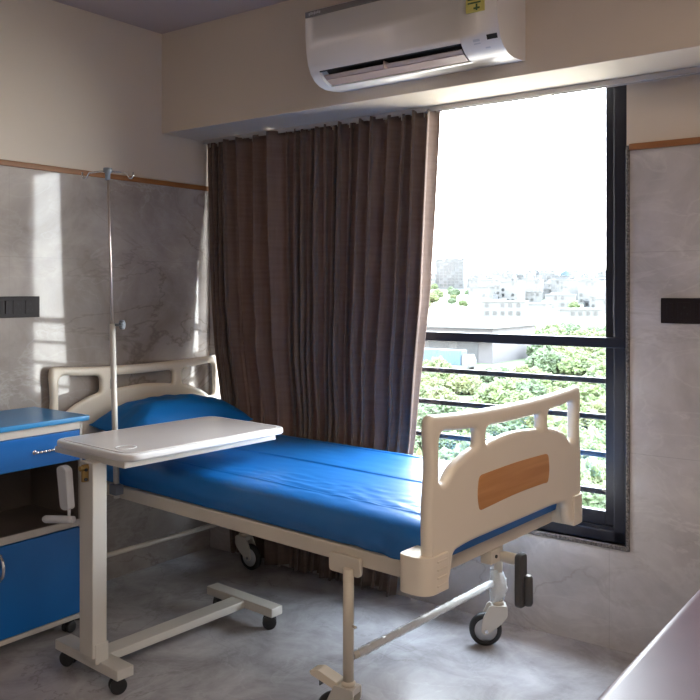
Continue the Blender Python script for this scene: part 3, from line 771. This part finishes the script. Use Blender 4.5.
for k in range(7):
    y = yc-.054+.018*k; mb.lathe((LX1+.016, y-.009, .794), (0, 1, 0), [(0, 0), (.0045, .001), (.0068, .009), (.0045, .017), (0, .018)], 12)
for y in (yc-.058, yc+.058): mb.cyl((LX1, y, .794), (LX1+.018, y, .794), .005, 10); mb.lathe((LX1+.003, y, .794), (1, 0, 0), [(.010, 0), (.008, .004), (0, .005)], 14)
mb.build('drawer_handle', M['chrome'], dw)
mb = MB(MLK); mb.box(LX1-.015, LX1+.003, LY0+.014, LY1-.014, .082, .446); dr = mb.build('door', M['bluemetal'], lk, bevel=.003)
mb = MB(MLK); pts = [Vector((LX1+.003+.026*math.sin(PI*i/10), LY0+.050, .365-.045*math.cos(PI*i/10)*1)) for i in range(11)]
mb.tube(pts, [.0045+.0025*abs(math.sin(i*1.7)) for i in range(11)], 10, ref=(0, 1, 0))
for z in (.320, .410): mb.lathe((LX1+.003, LY0+.050, z), (1, 0, 0), [(.010, 0), (.008, .004), (0, .005)], 14)
mb.build('door_handle', M['chrome'], dr)
for x, y in ((LX0+.04, LY0+.045), (LX0+.04, LY1-.04), (LX1-.035, LY0+.045), (LX1-.035, LY1-.035)):
    v = MLK @ Vector((x, y, 0)); small_caster(lk, v.x, v.y, .024, .5+x*3)

# ------------------------------------------------------------------ upholstered bench at the right
MBN = Matrix.Translation((2.74, -.6, 0)) @ Matrix.Rotation(math.radians(2.9), 4, 'Z') @ Matrix.Translation((-2.74, .6, 0))
bn = thing('upholstered_bench', 'dark maroon leather bench in the lower right corner', 'bench', (3.08, -.95, 0))
BX0, BX1, BY0, BY1 = 2.722, 3.42, -2.05, .12
mb = MB(MBN); mb.box(BX0, BX1, BY0, BY1, .335, .452); mb.build('seat', M['leather'], bn, bevel=.035, seg=6)
mb = MB(MBN); mb.box(BX0+.03, BX1-.03, BY0+.03, BY1-.03, .270, .338); mb.build('apron', M['leather'], bn, bevel=.008)
for x in (BX0+.07, BX1-.07):
    for y in (BY0+.1, BY1-.1):
        mb = MB(MBN); mb.box(x-.022, x+.022, y-.022, y+.022, 0, .272); mb.build('leg', M['steel'], bn, bevel=.003)

# ------------------------------------------------------------------ added fill lights on the ceiling (out of view)
def emit(name, col, st):
    m = bpy.data.materials.new(name); m.use_nodes = True; nt = m.node_tree; nt.nodes.clear()
    e = nt.nodes.new('ShaderNodeEmission'); e.inputs[0].default_value = rgb(col); e.inputs[1].default_value = st
    o = nt.nodes.new('ShaderNodeOutputMaterial'); nt.links.new(e.outputs[0], o.inputs[0]); return m
FILL = 11.5  # strength of the added panels that brighten the room with warm fill
ml = emit('fill_diffuser', (1, .84, .68), FILL)
for i, (x, y) in enumerate(((4.15, -3.1), (4.1, -1.45))):
    cl = thing('fill_light', ('added square fill light further from the window wall', 'added square fill light nearer the window wall')[i], 'ceiling light', (x, y, CZ), group='added fill lights')
    mb = MB(); mb.box(x-.31, x+.31, y-.31, y+.31, CZ-.03, CZ); mb.build('frame', M['whitemetal'], cl, bevel=.004)
    mb = MB(); mb.box(x-.28, x+.28, y-.28, y+.28, CZ-.034, CZ-.029); mb.build('diffuser', ml, cl)

# ------------------------------------------------------------------ outside: ground, trees, city
GZ = -12.0
def ground_z(d):
    return GZ if d < 260 else (GZ + (d-260)*.0225 if d < 1300 else GZ+23.4+(d-1300)*.006)
def outp(u, d):                     # a place outside: u is the sideways share of the view direction (-.62 .. -.34), d distance
    a = math.sqrt(1-u*u); return Vector((CAM.x+u*d, CAM.y+a*d, ground_z(d)))
def mat_ground():
    m, nt, b = new_mat('outside_ground'); N, L = nt.nodes, nt.links
    tc = N.new('ShaderNodeTexCoord'); n = N.new('ShaderNodeTexNoise'); n.inputs['Scale'].default_value = .09; n.inputs['Detail'].default_value = 8; n.inputs['Roughness'].default_value = .7
    L.new(tc.outputs['Object'], n.inputs['Vector']); r = N.new('ShaderNodeValToRGB'); e = r.color_ramp.elements
    e[0].position = .38; e[0].color = (.027, .043, .011, 1); e[1].position = .66; e[1].color = (.042, .045, .028, 1)
    x = e.new(.5); x.color = (.030, .047, .014, 1)
    L.new(n.outputs['Fac'], r.inputs['Fac']); L.new(r.outputs[0], b.inputs['Base Color']); b.inputs['Roughness'].default_value = .95
    return m
M['ground'] = mat_ground()
M['leafA'] = mat('leaves_light', (0.0304, 0.0449, 0.0092), .8, var=.55, scale=1.5, bump=1, bscale=4)
M['leafB'] = mat('leaves_mid', (0.0198, 0.0343, 0.0099), .8, var=.55, scale=1.5, bump=1, bscale=4)
M['leafC'] = mat('leaves_olive', (0.0370, 0.0436, 0.0099), .8, var=.5, scale=1.5, bump=1, bscale=4)
M['bark'] = mat('bark', (.12, .08, .05), .9)
M['city'] = mat('city_white', (0.0480, 0.0476, 0.0472), .8, var=.10, scale=.05)
M['cityg'] = mat('city_grey', (0.0304, 0.0320, 0.0352), .8, var=.12, scale=.05)
M['citywin'] = mat('city_window', (.0050, .0056, .0066), .3)
M['tower'] = mat('tower_wall', (.042, .043, .046), .8)
M['towerwin'] = mat('tower_window', (.0030, .0036, .0050), .4)
M['hangar'] = mat('warehouse_wall', (0.0400, 0.0376, 0.0400), .8, var=.05, scale=.3)
M['hangdoor'] = mat('warehouse_door', (.010, .011, .014), .6)
M['bluepaint'] = mat('truck_blue', (.008, .028, .046), .5)
M['bluetarp'] = mat('tarp_blue', (.020, .036, .044), .8, var=.3, scale=.3)
M['yard'] = mat('bounce_tan', (.27, .225, .17), .9, var=.1, scale=.2)  # tone of the added, unseen paving that bounces light to the beam
M['road'] = mat('pale_road', (.036, .035, .033), .9, var=.1, scale=.5)
mb = MB(); rws = []
for d in (6, 20, 60, 120, 200, 260, 400, 600, 900, 1300, 1800, 2600, 4000):
    rws.append([(CAM.x+math.sin(a)*d, CAM.y+math.cos(a)*d, ground_z(d)) for a in [math.radians(-75+110*k/44) for k in range(45)]])
mb.grid(rws); g = mb.build('outside_ground', M['ground']); tag(g, kind='structure')
# unseen tan paving added below the window to bounce warm light indoors
mb = MB(); mb.box(-60, 40, 1.5, 40, GZ-.5, GZ+.05); r = mb.build('bounce_paving', M['yard']); tag(r, kind='structure')
# access road
mb = MB(); rws = []
for i in range(31):
    t = i/30; p = outp(-.64+.34*t, 118+14*math.sin(t*3)); q = outp(-.64+.34*t, 124+15*math.sin(t*3)); rws.append([(p.x, p.y, GZ+.06), (q.x, q.y, GZ+.06)])
mb.grid(rws, smooth=False); r = mb.build('road', M['road']); tag(r, kind='structure')

def make_tree(kind, label, name='broadleaf_tree', group='trees outside the window'):
    t = thing(name, label, 'tree', (0, 0, 0), 0, group)
    rnd = random.Random(kind*11+3); mb = MB()
    n = 26
    for i in range(n):
        a = rnd.random()*2*PI; rr = math.sqrt(rnd.random())*1.9; zc = 2.0+rnd.random()*2.2*(1-rr/2.6)
        r = .55+.40*rnd.random()
        mb.leafy((rr*math.cos(a), rr*math.sin(a), zc), r)
    mb.keepn = True
    mb.build('crown', M[('leafA', 'leafB', 'leafC')[kind % 3]], t)
    mb = MB(); mb.tube([(0, 0, -.4), (.05, 0, 1.0), (.1, .05, 2.4)], [.16, .12, .07], 8); mb.build('trunk', M['bark'], t)
    return t
LBL = ['light green leafy tree in the greenery outside the window', 'mid green bushy tree in the greenery outside the window', 'olive green tree in the greenery outside the window']
protos = [make_tree(k, LBL[k % 3]) for k in range(6)]
rt = random.Random(21); used = [False]*6; placed = []
def put(i, p, rz, s):
    if not used[i]:
        used[i] = True; o = protos[i]; o.location = p; o.rotation_euler = (0, 0, rz); o.scale = (s, s, s*.9)
    else: dup(protos[i], p, rz, None, (s, s, s*.9))
n = 0; tries = 0
while n < 170 and tries < 9000:
    tries += 1
    d = 42+rt.random()**1.1*215
    u = -.605+rt.random()*.235
    if 114 < d < 132 and rt.random() < .8: continue
    if 128 < d < 190 and u < -.455: continue       # warehouse yard
    p = outp(u, d)
    s = (.55+.55*rt.random())*(1 if d < 110 else 1.4)
    if any((p-q).length < 1.9*(s+sq) for q, sq in placed): continue
    placed.append((p, s)); put(rt.randrange(6), p+Vector((0, 0, -1.2*s)), rt.random()*6, s); n += 1

# warehouse
wh = outp(-.548, 155); wa = math.atan2(.10, 1)
wt = thing('warehouse', 'long low warehouse with shutter doors behind the trees', 'building', tuple(wh), wa)
XW = Matrix.Translation(wh) @ Matrix.Rotation(wa, 4, 'Z')
mb = MB(XW); mb.box(-22, 8, 0, 20, 0, 6.4); mb.build('wall', M['hangar'], wt)
mb = MB(XW); mb.box(-22.6, 8.6, -.9, 20.5, 6.4, 7.0); mb.build('roof', M['city'], wt)
mb = MB(XW); mb.box(-22, 8, -2.2, 0, 4.3, 4.6); mb.build('canopy', M['city'], wt)
for x in (-18, -10.5, -5.2, .8):
    mb = MB(XW); mb.box(x, x+4.3, -.08, 0, 0, 3.9); mb.build('shutter_door', M['hangdoor'], wt)
# trucks
def truck(p, rz, label):
    t = thing('truck', label, 'truck', tuple(p), rz, 'blue trucks in the yard'); X = Matrix.Translation(p) @ Matrix.Rotation(rz, 4, 'Z')
    mb = MB(X); mb.box(-3, 1.6, -1.2, 1.2, .9, 3.4); mb.build('cargo_box', M['bluepaint'], t, bevel=.08)
    mb = MB(X); mb.prism(rounded([(1.75, .7), (3.4, .7), (3.4, 1.7), (3.0, 2.7), (1.75, 2.7)], .12, 3), -1.1, 1.1, lambda s, a, b: (a, s, b)); mb.build('cab', M['city'], t)
    for x in (-2.1, 2.5):
        for y in (-1.1, 1.1):
            mb = MB(X); mb.lathe((x, y-.15, .48), (0, 1, 0), [(0, 0), (.48, 0), (.48, .3), (0, .3)], 16); mb.build('wheel', M['rubber'], t)
truck(outp(-.570, 141), .15, 'blue box truck in the yard nearest the curtain')
truck(outp(-.546, 139), .1, 'blue box truck in the yard in front of the warehouse doors')
# unfinished tower block
tw = outp(-.550, 900); bt = thing('tower_block', 'tall unfinished tower block with open floors on the skyline', 'building', tuple(tw), .3)
XT = Matrix.Translation(tw) @ Matrix.Rotation(.3, 4, 'Z')
mb = MB(XT); mb.box(-16, 16, -7.5, 8, -8, 33); mb.box(-5, 5, -3, 5, 33, 37.5); mb.build('wall', M['tower'], bt)
mb = MB(XT)
for k in range(10): mb.box(-16.6, 16.6, -8.2, -7.4, 2.4+k*3.3, 2.8+k*3.3)
mb.build('floor_slabs', M['city'], bt)
for k in range(9):
    for i in range(7):
        if (k*7+i*3) % 5 == 0: continue
        mb = MB(XT); mb.box(-14.8+i*4.3, -11.4+i*4.3, -7.7, -7.4, 2.9+k*3.3, 5.6+k*3.3); mb.build('window', M['towerwin'], bt)
# blue covered building on the ridge
bb = outp(-.428, 1250); t = thing('building', 'low building under a blue covering on the skyline right', 'building', tuple(bb), .1)
XB = Matrix.Translation(bb) @ Matrix.Rotation(.1, 4, 'Z')
mb = MB(XB); mb.box(-13, 14, -8, 8, -5, 14); mb.build('wall', M['cityg'], t)
mb = MB(XB); mb.prism([(-15, 9), (-13, 16), (-6, 20), (6, 18), (14, 14), (17, 9)], -9, 9, lambda s, a, b: (a, s, b)); mb.build('roof', M['bluetarp'], t)
# the white city
rc = random.Random(5)
def city_building(p, rz, w, dpt, h, m, lab):
    t = thing('city_building', lab, 'building', tuple(p), rz, 'white flat roofed buildings of the city')
    X = Matrix.Translation(p) @ Matrix.Rotation(rz, 4, 'Z')
    mb = MB(X); mb.box(-w/2, w/2, -dpt/2, dpt/2, -8, h, m)
    mb.box(-w/2-.3, w/2+.3, -dpt/2-.3, dpt/2+.3, h, h+.6, m)
    if rc.random() < .6: x = rc.uniform(-w/3, w/4); mb.box(x, x+w*.22, -2, 2, h+.6, h+3, m)
    body = mb.build('wall', None, t)
    mb = MB(X); fl = int(h/3.2); nw = int(w/3.2); k = 0
    for f in range(fl):
        for i in range(nw):
            if rc.random() < .45: continue
            x = -w/2+1.2+i*(w-1.6)/max(1, nw); z = 1.1+f*3.2
            mb.box(x, x+1.7, -dpt/2-.12, -dpt/2+.02, z, z+1.7); k += 1
    if k: mb.build('windows', M['citywin'], t)
    else: mb.bm.free()
sites = [(tw, 20), (bb, 18)]
def free(p, r, k=1.0):
    return all((p-q).length > (r+rq)*k for q, rq in sites)
n = 0; tries = 0
while n < 250 and tries < 9000:
    tries += 1
    d = 330+rc.random()**.8*1250; u = -.61+rc.random()*.245
    p = outp(u, d)
    if abs(u+.55) < .030 and d < 900: continue
    h = rc.choice((3.4, 6.5, 6.5)) if d < 480 else rc.choice((6.5, 6.5, 9.7, 9.7, 12.9)) if d < 1100 else rc.choice((9.7, 12.9, 16, 19))
    w = 9+rc.random()*9; dp = 8+rc.random()*4; rad = .5*math.hypot(w, dp)+.4
    if not free(p, rad): continue
    sites.append((p, rad)); n += 1
    city_building(p, rc.uniform(-.3, .7), w, dp, h, M['city'] if rc.random() < .8 else M['cityg'], 'flat roofed city building in the white haze beyond the greenery')
# trees among the buildings
n = 0; tries = 0
while n < 70 and tries < 4000:
    tries += 1
    d = 400+rc.random()**1.0*1000; u = -.61+rc.random()*.245
    sc = (.9+rc.random()*1.0); p = outp(u, d)
    if not free(p, sc*2.8): continue
    sites.append((p, sc*2.8)); n += 1
    k = rc.randrange(6); o = dup(protos[k], p, rc.random()*6, 'dusty green tree among the white city buildings', tuple([sc]*3)); o['group'] = 'trees between the city buildings'

# ------------------------------------------------------------------ light
w = bpy.data.worlds.new('World'); SC.world = w; w.use_nodes = True
nt = w.node_tree; bg = nt.nodes['Background']
tc = nt.nodes.new('ShaderNodeTexCoord'); sp = nt.nodes.new('ShaderNodeSeparateXYZ'); nt.links.new(tc.outputs['Generated'], sp.inputs[0])
rp = nt.nodes.new('ShaderNodeValToRGB'); rp.color_ramp.elements[0].position = .45; rp.color_ramp.elements[1].position = .9
rp.color_ramp.elements[0].color = (1, .985, .96, 1); rp.color_ramp.elements[1].color = (.72, .84, 1, 1)
mr = nt.nodes.new('ShaderNodeMapRange'); mr.inputs['From Min'].default_value = -1; mr.inputs['From Max'].default_value = 1
nt.links.new(sp.outputs[2], mr.inputs['Value']); nt.links.new(mr.outputs[0], rp.inputs['Fac']); nt.links.new(rp.outputs[0], bg.inputs['Color'])
SKY = 20.0
bg.inputs['Strength'].default_value = SKY
# portal in the window opening
pd = bpy.data.lights.new('window_portal', 'AREA'); pd.shape = 'RECTANGLE'; pd.size = S1-S0; pd.size_y = Z1-Z0; pd.cycles.is_portal = True
po = bpy.data.objects.new('window_portal', pd); COL.objects.link(po)
po.matrix_world = MW @ Matrix.Translation(((S0+S1)/2, .19, (Z0+Z1)/2)) @ Matrix.Rotation(-PI/2, 4, 'X')

# ------------------------------------------------------------------ camera
cd = bpy.data.cameras.new('camera'); cd.sensor_width = 36; cd.lens = 821/700*36; cd.shift_y = -60/700; cd.clip_end = 6000; cd.clip_start = .05
cam = bpy.data.objects.new('camera', cd); COL.objects.link(cam); cam.location = CAM; cam.rotation_euler = (PI/2, 0, math.radians(40.4)); SC.camera = cam
vs = SC.view_settings; vs.view_transform = 'Standard'; vs.look = 'None'; vs.gamma = 1; vs.use_curve_mapping = False; vs.exposure = .95
SC.cycles.use_denoising = True
SC.cycles.max_bounces = 10; SC.cycles.diffuse_bounces = 6; SC.cycles.transparent_max_bounces = 12; SC.cycles.sample_clamp_indirect = 8
SC.cycles.caustics_reflective = False; SC.cycles.caustics_refractive = False
